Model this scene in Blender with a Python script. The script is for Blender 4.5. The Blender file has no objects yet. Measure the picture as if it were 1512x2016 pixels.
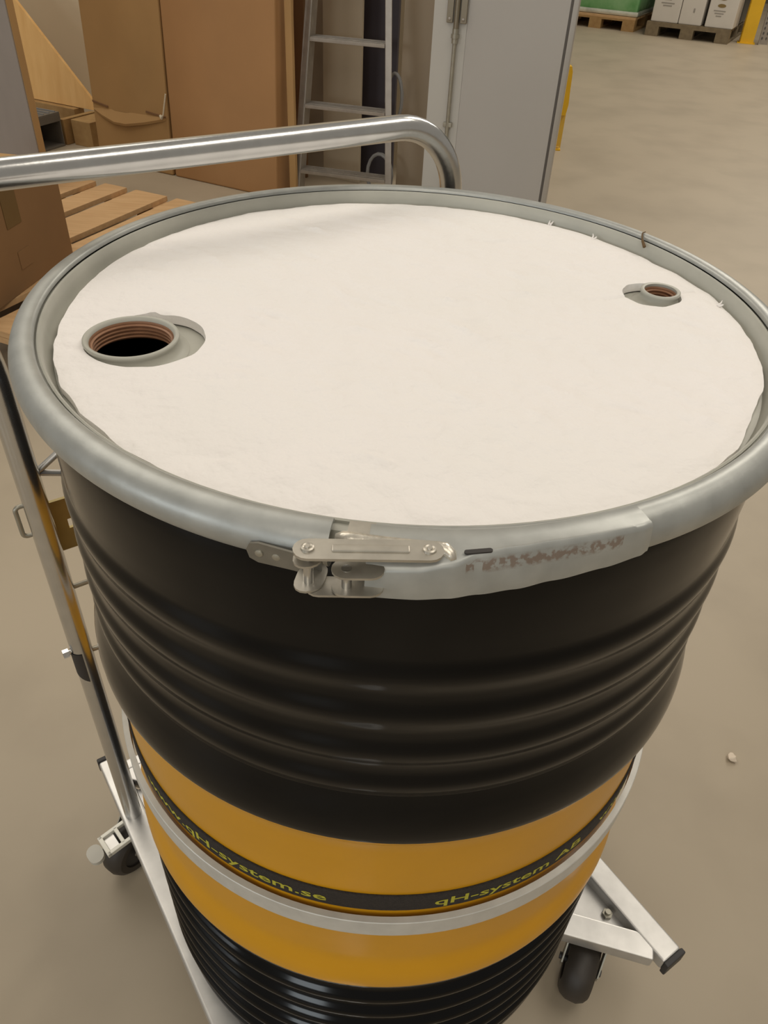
import bpy, bmesh, math, random
from mathutils import Vector, Matrix, noise
from mathutils.geometry import delaunay_2d_cdt
random.seed(7)
S = bpy.context.scene
COL = S.collection
R = math.radians

# ------------------------------------------------------------------ camera
cd = bpy.data.cameras.new('camera')
cam = bpy.data.objects.new('camera', cd)
COL.objects.link(cam)
rt = Vector((0.99749841, 0.05564188, 0.04359937))
up = Vector((-0.06896536, 0.63065502, 0.7729929))
fw = Vector((-0.01551461, 0.77406603, -0.63291474))
M = Matrix((rt, up, -fw)).transposed().to_4x4()
M.translation = Vector((0, -0.58493, 1.27706))
cam.matrix_world = M
cd.sensor_fit = 'VERTICAL'
cd.sensor_height = 24.0
cd.lens = 1514.97 * 24.0 / 2016.0
cd.clip_start = 0.02
cd.clip_end = 100
S.camera = cam

# ------------------------------------------------------------------ world, lamps, exposure
W = bpy.data.worlds.new('world')
S.world = W
W.use_nodes = True
W.node_tree.nodes['Background'].inputs[0].default_value = (1.0, 0.92, 0.80, 1)
W.node_tree.nodes['Background'].inputs[1].default_value = 0.27


def area(name, loc, sx, sy, power, col=(1.0, 0.92, 0.80), rot=(0, 0, 0)):
    l = bpy.data.lights.new(name, 'AREA')
    l.shape = 'RECTANGLE'
    l.size = sx
    l.size_y = sy
    l.energy = power
    l.color = col
    o = bpy.data.objects.new(name, l)
    COL.objects.link(o)
    o.location = loc
    o.rotation_euler = rot
    return o


AZ = R(66)
area('ceiling_lamp', (-2.6, 2.6, 4.6), 3.6, 3.0, 90, rot=(0, 0, AZ))
area('ceiling_lamp', (2.0, 0.6, 4.6), 3.4, 1.0, 49, rot=(0, 0, AZ))
area('ceiling_lamp', (-0.6, -3.2, 4.6), 3.4, 1.0, 49, rot=(0, 0, AZ))
area('ceiling_lamp', (0.9, -8.0, 4.6), 3.4, 0.6, 70, rot=(0, 0, AZ))
area('ceiling_lamp', (2.6, 5.2, 4.6), 3.4, 0.8, 100, rot=(0, 0, AZ))
area('ceiling_lamp', (4.4, 9.0, 4.6), 3.4, 0.8, 115, rot=(0, 0, AZ))
# daylight from the hall's windows behind and to the left of the viewer
area('window_daylight', (-3.0, -9.0, 2.2), 2.0, 1.5, 75, col=(0.88, 0.96, 1.0), rot=(R(90), 0, R(-18)))
area('window_daylight', (-6.6, -4.7, 2.2), 2.6, 1.5, 80, col=(0.90, 0.96, 1.0), rot=(R(90), 0, R(-55)))
S.view_settings.view_transform = 'Standard'
S.view_settings.look = 'None'
S.view_settings.gamma = 1
S.view_settings.use_curve_mapping = False
S.view_settings.exposure = 0.0


# ------------------------------------------------------------------ materials
def mat(name, col, rough=0.5, metal=0.0, var=0.0, scale=20.0, bump=0.0, bscale=60.0, col2=None, stretch=(1, 1, 1),
        thresh=None, coat=0.0, spec=0.5):
    m = bpy.data.materials.new(name)
    m.use_nodes = True
    nt = m.node_tree
    b = nt.nodes['Principled BSDF']
    b.inputs['Base Color'].default_value = (*col, 1)
    b.inputs['Roughness'].default_value = rough
    b.inputs['Metallic'].default_value = metal
    b.inputs['Specular IOR Level'].default_value = spec
    b.inputs['Coat Weight'].default_value = coat
    b.inputs['Coat Roughness'].default_value = 0.08
    tc = nt.nodes.new('ShaderNodeTexCoord')
    mp = nt.nodes.new('ShaderNodeMapping')
    mp.inputs['Scale'].default_value = stretch
    nt.links.new(tc.outputs['Object'], mp.inputs['Vector'])
    if var > 0 or col2:
        n = nt.nodes.new('ShaderNodeTexNoise')
        n.inputs['Scale'].default_value = scale
        n.inputs['Detail'].default_value = 5
        nt.links.new(mp.outputs[0], n.inputs['Vector'])
        r = nt.nodes.new('ShaderNodeValToRGB')
        if thresh:
            r.color_ramp.elements[0].position = thresh[0]
            r.color_ramp.elements[1].position = thresh[1]
        else:
            r.color_ramp.elements[0].position = 0.3
            r.color_ramp.elements[1].position = 0.7
        if col2 is None:
            r.color_ramp.elements[0].color = (*[c * (1 - var) for c in col], 1)
            r.color_ramp.elements[1].color = (*[min(1, c * (1 + var)) for c in col], 1)
        else:
            r.color_ramp.elements[0].color = (*col, 1)
            r.color_ramp.elements[1].color = (*col2, 1)
        nt.links.new(n.outputs['Fac'], r.inputs['Fac'])
        nt.links.new(r.outputs['Color'], b.inputs['Base Color'])
    if bump > 0:
        n2 = nt.nodes.new('ShaderNodeTexNoise')
        n2.inputs['Scale'].default_value = bscale
        n2.inputs['Detail'].default_value = 4
        nt.links.new(mp.outputs[0], n2.inputs['Vector'])
        bp = nt.nodes.new('ShaderNodeBump')
        bp.inputs['Strength'].default_value = bump
        bp.inputs['Distance'].default_value = 0.004
        nt.links.new(n2.outputs['Fac'], bp.inputs['Height'])
        nt.links.new(bp.outputs['Normal'], b.inputs['Normal'])
    return m


def rusty(base):
    """zinc sheet with patches of brown rust along the bend of the lever"""
    m = mat('rusty_zinc', base, 0.42, 0.55, var=0.10, scale=60)
    nt = m.node_tree
    b = nt.nodes['Principled BSDF']
    old = b.inputs['Base Color'].links[0].from_socket
    tc = nt.nodes.new('ShaderNodeTexCoord')
    n = nt.nodes.new('ShaderNodeTexNoise')
    n.inputs['Scale'].default_value = 280
    n.inputs['Detail'].default_value = 5
    nt.links.new(tc.outputs['Object'], n.inputs['Vector'])
    n2 = nt.nodes.new('ShaderNodeTexNoise')
    n2.inputs['Scale'].default_value = 55
    nt.links.new(tc.outputs['Object'], n2.inputs['Vector'])
    sx = nt.nodes.new('ShaderNodeSeparateXYZ')
    nt.links.new(tc.outputs['Object'], sx.inputs[0])

    def math_(op, a, bb):
        q = nt.nodes.new('ShaderNodeMath')
        q.operation = op
        for i, val in enumerate((a, bb)):
            if isinstance(val, (int, float)):
                q.inputs[i].default_value = val
            else:
                nt.links.new(val, q.inputs[i])
        return q.outputs[0]
    # rust lies in a narrow strip just under the bend
    d = math_('ABSOLUTE', math_('SUBTRACT', sx.outputs[2], 0.0095), 0)
    band = math_('SUBTRACT', 1.0, math_('MULTIPLY', d, 240.0))
    xm = math_('MULTIPLY', math_('GREATER_THAN', sx.outputs[0], 0.036), math_('LESS_THAN', sx.outputs[0], 0.118))
    k = math_('MULTIPLY', math_('MAXIMUM', band, 0.0), xm)
    k = math_('MULTIPLY', k, math_('GREATER_THAN', n2.outputs['Fac'], 0.44))
    k = math_('MULTIPLY', k, math_('MULTIPLY', math_('MAXIMUM', math_('SUBTRACT', n.outputs['Fac'], 0.42), 0.0), 8.0))
    k = math_('MINIMUM', k, 0.62)
    mx = nt.nodes.new('ShaderNodeMixRGB')
    nt.links.new(k, mx.inputs[0])
    nt.links.new(old, mx.inputs[1])
    mx.inputs[2].default_value = (0.22, 0.125, 0.075, 1)
    nt.links.new(mx.outputs[0], b.inputs['Base Color'])
    return m


def wood(name, c1, c2, stretch, scale=6.0):
    return mat(name, c1, 0.65, col2=c2, stretch=stretch, scale=scale, bump=0.15, bscale=30)


BLACK = mat('black_gloss_paint', (0.003, 0.003, 0.0032), 0.13, var=0.15, scale=30, spec=0.22)
YELLOW = mat('drum_yellow_paint', (0.62, 0.30, 0.010), 0.30, var=0.04, scale=14, spec=0.3)
ZINC = mat('zinc_ring', (0.43, 0.44, 0.42), 0.44, 0.55, var=0.09, scale=55, bump=0.05, bscale=150)
ZINC2 = mat('zinc_latch', (0.50, 0.47, 0.41), 0.38, 0.75, var=0.12, scale=90)
RUST = rusty((0.44, 0.45, 0.43))
CHROME = mat('bright_zinc_tube', (0.62, 0.62, 0.61), 0.22, 0.95, var=0.05, scale=50, bump=0.02, bscale=200)
GALV = mat('galvanised_frame', (0.60, 0.59, 0.57), 0.38, 0.75, var=0.10, scale=30)
HOOPM = mat('cradle_zinc', (0.62, 0.61, 0.57), 0.5, 0.35, var=0.06, scale=60)
OLIVE = mat('yellow_chromate_steel', (0.34, 0.27, 0.12), 0.4, 0.7, var=0.12, scale=25)
LIDGREY = mat('lid_grey_paint', (0.45, 0.445, 0.39), 0.45, var=0.06, scale=25, bump=0.03, bscale=120)
THREAD = mat('brown_lined_thread', (0.33, 0.17, 0.095), 0.5, var=0.15, scale=80)
DARKIN = mat('drum_interior', (0.03, 0.026, 0.024), 0.6)
PADM = mat('white_fibre_pad', (0.91, 0.885, 0.86), 0.9, col2=(0.935, 0.90, 0.885), scale=6, bump=1.0, bscale=48, spec=0.15)
WEB = mat('black_webbing', (0.022, 0.017, 0.014), 0.75, var=0.3, scale=300, bump=0.5, bscale=900)
TEXTY = mat('yellow_lettering', (0.46, 0.43, 0.03), 0.6)
RUBBER = mat('dark_rubber', (0.035, 0.028, 0.022), 0.5, var=0.2, scale=30)
PLASTICB = mat('black_plastic', (0.03, 0.028, 0.028), 0.5)
PLASTICW = mat('pale_pedal', (0.72, 0.70, 0.62), 0.4, 0.2)
CARD = mat('brown_cardboard', (0.41, 0.245, 0.098), 0.75, var=0.07, scale=3, bump=0.06, bscale=20)
CARD2 = mat('red_brown_cardboard', (0.40, 0.215, 0.088), 0.75, var=0.06, scale=3, bump=0.06, bscale=20)
CARDSHADE = mat('shaded_cardboard', (0.235, 0.13, 0.054), 0.75, var=0.07, scale=4, bump=0.06, bscale=20)  # the box's shade is put into this brown
SLITGAP = mat('slit_gap_brown', (0.20, 0.105, 0.045), 0.85)  # dark brown of the carton slits and the gap by the ladder
TAPE = mat('brown_tape', (0.135, 0.08, 0.025), 0.35)
TWINE = mat('pale_strapping', (0.62, 0.55, 0.42), 0.6)
GREYB = mat('grey_board', (0.30, 0.265, 0.24), 0.6, var=0.10, scale=6, stretch=(1, 1, 0.3))
PINE = wood('pale_pine', (0.60, 0.385, 0.195), (0.51, 0.31, 0.145), (1, 8, 8))
PINE2 = wood('block_pine', (0.40, 0.25, 0.10), (0.33, 0.19, 0.07), (4, 4, 4))
OLDWOOD = wood('weathered_pallet', (0.22, 0.17, 0.10), (0.16, 0.12, 0.07), (4, 4, 4))
PLY = mat('orange_plywood', (0.70, 0.40, 0.14), 0.6, col2=(0.80, 0.50, 0.20), scale=3.0, stretch=(6, 6, 1))
ALU = mat('dull_aluminium', (0.35, 0.31, 0.265), 0.42, 0.75, var=0.10, scale=25)
CREAM = mat('cream_board', (0.42, 0.345, 0.245), 0.6, var=0.04, scale=3)
BEIGE = mat('beige_board', (0.335, 0.265, 0.185), 0.6, var=0.05, scale=3)
NAVY = mat('navy_board', (0.042, 0.034, 0.042), 0.55)
WALLM = mat('beige_wall_paint', (0.66, 0.56, 0.40), 0.75, var=0.04, scale=1.5)
WALLD = mat('far_wall_dim', (0.10, 0.085, 0.06), 0.8, var=0.2, scale=1.0)  # low light of the far end is put into the wall's colour
DOORM = mat('door_grey_paint', (0.44, 0.42, 0.395), 0.45, var=0.02, scale=2)
DOORL = mat('door_stile_grey', (0.50, 0.485, 0.45), 0.42, var=0.02, scale=2)
TRIM = mat('door_edge_aluminium', (0.42, 0.395, 0.36), 0.4, 0.5)
TRIMD = mat('door_edge_groove', (0.10, 0.09, 0.08), 0.5)
BOLTM = mat('bolt_steel', (0.38, 0.36, 0.30), 0.4, 0.7, var=0.1, scale=40)
GUARD = mat('safety_yellow', (0.72, 0.42, 0.008), 0.5, var=0.05, scale=8)
GREENW = mat('green_wrapped_goods', (0.09, 0.30, 0.09), 0.22, col2=(0.24, 0.46, 0.22), scale=5, bump=0.6, bscale=9, coat=0.5)
CLEARW = mat('clear_stretch_film', (0.55, 0.56, 0.48), 0.2, var=0.2, scale=10, bump=0.6, bscale=14, coat=0.4)
WHITEB = mat('white_carton', (0.62, 0.585, 0.53), 0.5, var=0.03, scale=6)
PRINT = mat('grey_print', (0.30, 0.28, 0.25), 0.6)
PRINTB = mat('brown_print', (0.22, 0.15, 0.05), 0.6)
CRATE = mat('grey_crate_plastic', (0.15, 0.135, 0.115), 0.55)
CABLE = mat('grey_cable', (0.24, 0.235, 0.23), 0.5)
FLECK = mat('brown_fleck', (0.13, 0.075, 0.03), 0.8)
CRUMB = mat('pale_crumb', (0.70, 0.60, 0.48), 0.8)


def floor_mat():
    m = mat('concrete_floor', (0.40, 0.335, 0.245), 0.5, var=0.06, scale=0.8, bump=0.03, bscale=14)
    nt = m.node_tree
    b = nt.nodes['Principled BSDF']
    old = b.inputs['Base Color'].links[0].from_socket
    tc = nt.nodes.new('ShaderNodeTexCoord')
    n = nt.nodes.new('ShaderNodeTexNoise')
    n.inputs['Scale'].default_value = 3.2
    n.inputs['Detail'].default_value = 6
    nt.links.new(tc.outputs['Object'], n.inputs['Vector'])
    r = nt.nodes.new('ShaderNodeValToRGB')
    r.color_ramp.elements[0].position = 0.30
    r.color_ramp.elements[0].color = (0.90, 0.895, 0.89, 1)
    r.color_ramp.elements[1].position = 0.55
    r.color_ramp.elements[1].color = (1, 1, 1, 1)
    nt.links.new(n.outputs['Fac'], r.inputs[0])
    mx = nt.nodes.new('ShaderNodeMixRGB')
    mx.blend_type = 'MULTIPLY'
    mx.inputs[0].default_value = 1
    nt.links.new(old, mx.inputs[1])
    nt.links.new(r.outputs[0], mx.inputs[2])
    nt.links.new(mx.outputs[0], b.inputs['Base Color'])
    return m


FLOOR = floor_mat()


# ------------------------------------------------------------------ mesh helpers
class MB:
    def __init__(s):
        s.v, s.f, s.m = [], [], []
        s.wn = False

    def add(s, vs, fs, mi=0):
        o = len(s.v)
        s.v += [tuple(q) for q in vs]
        for f in fs:
            s.f.append([i + o for i in f])
            s.m.append(mi)
        return s

    def box(s, c, size, ax=None, bev=0.0, mi=0):
        """box about c; ax = three axis vectors"""
        bm = bmesh.new()
        bmesh.ops.create_cube(bm, size=1)
        for q in bm.verts:
            q.co = Vector((q.co.x * size[0], q.co.y * size[1], q.co.z * size[2]))
        if bev:
            s.wn = True
            bmesh.ops.bevel(bm, geom=list(bm.edges), offset=bev, segments=2, affect='EDGES', profile=0.5)
        X, Y, Z = [Vector(a).normalized() for a in (ax or ((1, 0, 0), (0, 1, 0), (0, 0, 1)))]
        c = Vector(c)
        bm.verts.ensure_lookup_table()
        for i, q in enumerate(bm.verts):
            q.index = i
        s.add([c + X * q.co.x + Y * q.co.y + Z * q.co.z for q in bm.verts], [[q.index for q in f.verts] for f in bm.faces], mi)
        bm.free()
        return s

    def prism(s, poly, h0, h1, o=(0, 0, 0), ax=None, mi=0):
        """polygon (a,b) extruded along the third axis"""
        X, Y, Z = [Vector(a) for a in (ax or ((1, 0, 0), (0, 1, 0), (0, 0, 1)))]
        o = Vector(o)
        n = len(poly)
        vs = [o + X * a + Y * b + Z * h0 for a, b in poly] + [o + X * a + Y * b + Z * h1 for a, b in poly]
        fs = [list(range(n))[::-1], list(range(n, 2 * n))] + [[i, (i + 1) % n, n + (i + 1) % n, n + i] for i in range(n)]
        return s.add(vs, fs, mi)

    def lathe(s, prof, n=96, c=(0, 0, 0), a0=0.0, a1=360.0, closed=False, mats=None, caps=False):
        full = abs(a1 - a0 - 360) < 1e-6
        k = len(prof)
        cols = n if full else n + 1
        vs = []
        for i in range(cols):
            a = R(a0 + (a1 - a0) * i / n)
            for r, z in prof:
                vs.append((c[0] + r * math.cos(a), c[1] + r * math.sin(a), c[2] + z))
        o = len(s.v)
        s.v += vs
        kk = k if closed else k - 1
        for i in range(n):
            i2 = (i + 1) % cols
            for j in range(kk):
                j2 = (j + 1) % k
                s.f.append([o + i * k + j, o + i2 * k + j, o + i2 * k + j2, o + i * k + j2])
                s.m.append(mats[j] if mats else 0)
        if caps and not full:
            s.f.append([o + j for j in range(k)])
            s.m.append(0)
            s.f.append([o + n * k + j for j in range(k)][::-1])
            s.m.append(0)
        return s

    def tube(s, path, r, n=16, caps=True, mi=0):
        path = [Vector(q) for q in path]
        t0 = (path[1] - path[0]).normalized()
        ref = Vector((0, 0, 1)) if abs(t0.z) < 0.9 else Vector((1, 0, 0))
        x = t0.cross(ref).normalized()
        rings = []
        for i, q in enumerate(path):
            t = (path[min(i + 1, len(path) - 1)] - path[max(i - 1, 0)]).normalized()
            x = (x - t * x.dot(t)).normalized()
            y = t.cross(x)
            rr = r[i] if isinstance(r, (list, tuple)) else r
            rings.append([q + x * (rr * math.cos(2 * math.pi * j / n)) + y * (rr * math.sin(2 * math.pi * j / n)) for j in range(n)])
        vs = [q for rg in rings for q in rg]
        fs = [[i * n + j, i * n + (j + 1) % n, (i + 1) * n + (j + 1) % n, (i + 1) * n + j] for i in range(len(path) - 1) for j in range(n)]
        if caps:
            fs += [list(range(n))[::-1], [(len(path) - 1) * n + j for j in range(n)]]
        return s.add(vs, fs, mi)

    def cyl(s, p0, p1, r, n=20, mi=0):
        return s.tube([p0, p1], r, n, True, mi)

    def build(s, name, mats, parent=None, smooth=True, ang=38):
        me = bpy.data.meshes.new(name)
        me.from_pydata(s.v, [], s.f)
        for m in (mats if isinstance(mats, (list, tuple)) else [mats]):
            me.materials.append(m)
        me.polygons.foreach_set('material_index', s.m)
        bm = bmesh.new()
        bm.from_mesh(me)
        bmesh.ops.recalc_face_normals(bm, faces=bm.faces)
        bm.to_mesh(me)
        bm.free()
        me.update()
        if smooth:
            me.polygons.foreach_set('use_smooth', [True] * len(me.polygons))
            me.set_sharp_from_angle(angle=R(ang))
        o = link(name, me, parent)
        if s.wn and smooth:
            w = o.modifiers.new('normals', 'WEIGHTED_NORMAL')
            w.keep_sharp = True
        return o


def link(name, me, parent=None):
    o = bpy.data.objects.new(name, me)
    COL.objects.link(o)
    if parent is not None:
        o.parent = parent
        # meshes are written in world coordinates: cancel the parent's place
        o.matrix_parent_inverse = world_of(parent).inverted()
    return o


def world_of(o):
    m = Matrix.LocRotScale(o.location, o.rotation_euler, o.scale)
    if o.parent:
        return world_of(o.parent) @ o.matrix_parent_inverse @ m
    return m


def thing(name, label, cat, loc=(0, 0, 0), group=None):
    o = bpy.data.objects.new(name, None)
    COL.objects.link(o)
    o.empty_display_size = 0.05
    o.location = loc
    o['label'] = label
    o['category'] = cat
    if group:
        o['group'] = group
    return o


def tag(o, label, cat, group=None):
    o['label'] = label
    o['category'] = cat
    if group:
        o['group'] = group
    return o


def struct(o):
    o['kind'] = 'structure'
    return o


def arc(c, r, a0, a1, n):
    return [(c[0] + r * math.cos(R(a0 + (a1 - a0) * i / n)), c[1] + r * math.sin(R(a0 + (a1 - a0) * i / n))) for i in range(n + 1)]


def stadium(L, w, n=8):
    h = L / 2 - w / 2
    return arc((h, 0), w / 2, -90, 90, n) + arc((-h, 0), w / 2, 90, 270, n)


def cylp(a, r, z):
    return Vector((r * math.cos(R(a)), r * math.sin(R(a)), z))


# wall-parallel directions of the hall
WD = Vector((0.912, -0.410, 0)).normalized()   # along the partition, to the right
WN = Vector((-WD.y, WD.x, 0))                  # away from the viewer
UZ = Vector((0, 0, 1))

# ================================================================== SETTING
me = bpy.data.meshes.new('floor')
me.from_pydata([(-14, -8, 0), (14, -8, 0), (14, 18, 0), (-14, 18, 0)], [], [(0, 1, 2, 3)])
me.materials.append(FLOOR)
struct(link('floor', me))
wp = Vector((-2.3, 5.15, 0))
m = MB()
m.box(wp + WD * -0.65 + WN * 0.10 + UZ * 1.9, (6.5, 0.2, 3.8), (WD, WN, UZ))
struct(m.build('wall_left', WALLM, smooth=False))
m = MB()
m.box((3.0, 15.0, 1.9), (16, 0.2, 3.8))
struct(m.build('wall_back', WALLD, smooth=False))

RZ = 1.010     # height of the drum's closing ring (middle)
T = 0.140      # top of the trolley rails

# ================================================================== DRUM
drum = thing('steel_drum', 'large open head steel drum painted black with a yellow middle band, standing on the trolley', 'drum', (0, 0, T))
prof = []
cmat = []


def P(r, z, mi=0):
    prof.append((r, z))
    cmat.append(mi)


zb = T - RZ
P(0.0, zb + 0.012)
P(0.278, zb + 0.012)
P(0.280, zb)
P(0.2885, zb)
P(0.2895, zb + 0.006)
P(0.2885, zb + 0.014)
P(0.2845, zb + 0.020)


def bead(zc, amp=0.0036):
    # going up: long lower flank, short upper flank that faces the lamps
    P(0.2845, zc - 0.027)
    for i in range(7):
        t = (i + 1) / 8
        P(0.2845 + amp * (0.5 - 0.5 * math.cos(math.pi * t)), zc - 0.027 + 0.020 * t)
    P(0.2845 + amp, zc - 0.006)
    for i in range(6):
        t = (i + 1) / 7
        P(0.2845 + amp * (0.5 + 0.5 * math.cos(math.pi * t)), zc - 0.006 + 0.014 * t)
    P(0.2845, zc + 0.009)


for zc in (-0.815, -0.775, -0.735, -0.695, -0.655, -0.615):
    bead(zc, 0.0086)
# lower hoop: black underside, yellow upper flank
for r, z, mi in ((0.2845, -0.600, 0), (0.2870, -0.594, 0), (0.2915, -0.586, 0), (0.2940, -0.579, 0), (0.2950, -0.572, 1), (0.2948, -0.566, 1),
                 (0.2936, -0.557, 1), (0.2905, -0.547, 1), (0.2875, -0.539, 1), (0.2858, -0.532, 1), (0.2852, -0.524, 1), (0.2850, -0.50, 1),
                 (0.2850, -0.45, 1), (0.2850, -0.40, 1), (0.2850, -0.35, 1), (0.2850, -0.325, 1), (0.2856, -0.314, 1), (0.2876, -0.306, 1),
                 (0.2910, -0.300, 1), (0.2936, -0.2955, 1), (0.2947, -0.2915, 0), (0.2949, -0.286, 0), (0.2942, -0.277, 0), (0.2922, -0.266, 0),
                 (0.2890, -0.255, 0), (0.2862, -0.246, 0), (0.2850, -0.240, 0)):
    P(r, z, mi)
for zc in (-0.2085 - 0.012, -0.1695 - 0.012, -0.1285 - 0.012, -0.0885 - 0.012):
    bead(zc, 0.0034)
for r, z in ((0.2850, -0.080), (0.2855, -0.050), (0.2855, -0.032), (0.2845, -0.024), (0.2825, -0.018), (0.2825, -0.012), (0.2850, -0.006), (0.2850, -0.001),
             (0.2830, 0.001), (0.2812, -0.003), (0.2805, -0.012), (0.2815, -0.030), (0.2815, -0.20)):
    P(r, z)
prof = [(r, RZ + z) for r, z in prof]
MB().lathe(prof, 160, mats=cmat).build('drum_shell', [BLACK, YELLOW], drum, ang=60)

# ------------------------------------------------------------------ lid with two bungs
AB = 19.5
uB = Vector((math.cos(R(AB)), math.sin(R(AB)), 0))
big = Vector((-0.2015, -0.0800, 0))
sml = Vector((0.2165, 0.0685, 0))
ZL = RZ - 0.009     # lid plate
ZP = RZ - 0.0005    # pad top


def sheet(outer, holes, z, pts, zf, thick, name, material, parent, extra=None):
    """triangulated sheet with holes, given thickness"""
    loops = [outer] + holes
    co, ed = [], []
    for lp in loops:
        o = len(co)
        co += [Vector(q) for q in lp]
        ed += [(o + i, o + (i + 1) % len(lp)) for i in range(len(lp))]
    nb = len(co)
    co += [Vector(q) for q in pts]
    vs, es, fs, ov, oe, of = delaunay_2d_cdt(co, ed, [], 0, 1e-6)

    def inside(pt, poly):
        c = False
        for i in range(len(poly)):
            a, b = poly[i], poly[i - 1]
            if (a[1] > pt[1]) != (b[1] > pt[1]) and pt[0] < (b[0] - a[0]) * (pt[1] - a[1]) / (b[1] - a[1]) + a[0]:
                c = not c
        return c
    keep = []
    for f in fs:
        c = sum((vs[i] for i in f), Vector((0, 0))) / len(f)
        if inside(c, outer) and not any(inside(c, h) for h in holes):
            keep.append(f)
    m = MB()
    top = [(q.x, q.y, zf(q.x, q.y)) for q in vs]
    m.add(top, keep)
    n = len(vs)
    # boundary edges -> side wall
    cnt = {}
    for f in keep:
        for i in range(len(f)):
            e = (f[i], f[(i + 1) % len(f)])
            cnt[tuple(sorted(e))] = cnt.get(tuple(sorted(e)), 0) + 1
    bed = [e for e, k in cnt.items() if k == 1]
    low = {}
    lv = []
    for e in bed:
        for i in e:
            if i not in low:
                low[i] = n + len(lv)
                lv.append((vs[i].x, vs[i].y, z - thick))
    m.v += lv
    for a, b in bed:
        m.f.append([a, b, low[b], low[a]])
        m.m.append(0)
    if extra:
        m.lathe(extra, 144)
    return m.build(name, material, parent, ang=50)


def ring_pts(c, r, n=64):
    return [(c.x + r * math.cos(2 * math.pi * i / n), c.y + r * math.sin(2 * math.pi * i / n)) for i in range(n)]


lp = [(0.2862, RZ - 0.008), (0.2866, RZ + 0.002), (0.2852, RZ + 0.0062), (0.2825, RZ + 0.0070), (0.2800, RZ + 0.0070), (0.2802, RZ + 0.0090), (0.2790, RZ + 0.0096), (0.2775, RZ + 0.0080), (0.2768, RZ + 0.002), (0.2755, RZ - 0.005), (0.2725, ZL)]
grid = [((i - 12) * 0.022, (j - 12) * 0.022) for i in range(25) for j in range(25) if math.hypot((i - 12) * 0.022, (j - 12) * 0.022) < 0.262]
lid = sheet([(0.2725 * math.cos(2 * math.pi * i / 144), 0.2725 * math.sin(2 * math.pi * i / 144)) for i in range(144)],
      [ring_pts(big, 0.030), ring_pts(sml, 0.0125, 40)], ZL, grid, lambda x, y: ZL, 0.001, 'drum_lid', LIDGREY, drum, lp)
lid['label'] = 'grey painted lid with a large and a small bung'


def bung(c, ro, ri, zt, name):
    # outer flange and rolled lip
    p = [(ro + 0.006, 0.0002 + ZL), (ro + 0.002, ZL + 0.002), (ro - 0.0005, ZL + 0.005), (ro - 0.0012, zt - 0.004), (ro, zt - 0.002), (ro - 0.0003, zt - 0.0005),
         (ro - 0.0016, zt), (ro - 0.0034, zt - 0.0006), (ri + 0.0018, zt - 0.003)]
    nk = MB().lathe(p, 64, c=(c.x, c.y, 0)).build(name, LIDGREY, lid, ang=60)
    q = [(ri + 0.0018, zt - 0.0031)]
    z = zt - 0.0045
    q.append((ri + 0.0010, z))
    while z > zt - 0.014:
        q += [(ri + 0.0013, z - 0.0006), (ri - 0.0003, z - 0.0013), (ri - 0.0003, z - 0.0019), (ri + 0.0013, z - 0.0027)]
        z -= 0.0029
    q.append((ri + 0.002, z - 0.001))
    MB().lathe(q, 64, c=(c.x, c.y, 0)).build('bung_thread', THREAD, lid, ang=60)['label'] = 'brown threaded inside of the bung'
    return nk


bung(big, 0.0345, 0.0282, RZ + 0.0035, 'bung_neck')['label'] = 'large bung neck with rolled rim'
bung(sml, 0.0172, 0.0122, RZ + 0.0035, 'bung_neck')['label'] = 'small bung neck'

# ------------------------------------------------------------------ absorbent pad
rng = random.Random(3)
outer = []
NO = 220
for i in range(NO):
    a = 2 * math.pi * i / NO
    w = noise.noise((math.cos(a) * 3, math.sin(a) * 3, 1.7)) * 0.0025 + noise.noise((math.cos(a) * 14, math.sin(a) * 14, 5)) * 0.0016
    rr = 0.2715 + w - 0.0016 * max(0, math.cos(a - R(200))) ** 2
    # nicked corner at the right near edge
    rr -= 0.0045 * math.exp(-((math.degrees(a) - 333) / 9) ** 2)
    outer.append((rr * math.cos(a), rr * math.sin(a)))


def pad_hole(c, r0, shift, n, seed):
    d = -c.normalized()
    cc = c + d * shift
    out = []
    for i in range(n):
        a = 2 * math.pi * i / n
        e = Vector((math.cos(a), math.sin(a), 0))
        t = e.dot(d)
        r = r0 * (1 + 0.05 * max(0, t)) + noise.noise((math.cos(a) * 4, math.sin(a) * 4, seed)) * 0.0007
        q = cc + e * r
        out.append((q.x, q.y))
    return out


h1 = pad_hole(big, 0.0425, 0.0085, 72, 2.0)
h2 = pad_hole(sml, 0.0245, 0.0070, 48, 4.0)
creases = []
for k in range(60):
    rr, a = 0.25 * math.sqrt(rng.random()), rng.uniform(0, 6.283)
    creases.append((rr * math.cos(a), rr * math.sin(a), rng.gauss(-0.45, 0.35), rng.uniform(0.006, 0.022), rng.uniform(0.0014, 0.0032), rng.choice((-1, 1, 1))))


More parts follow.
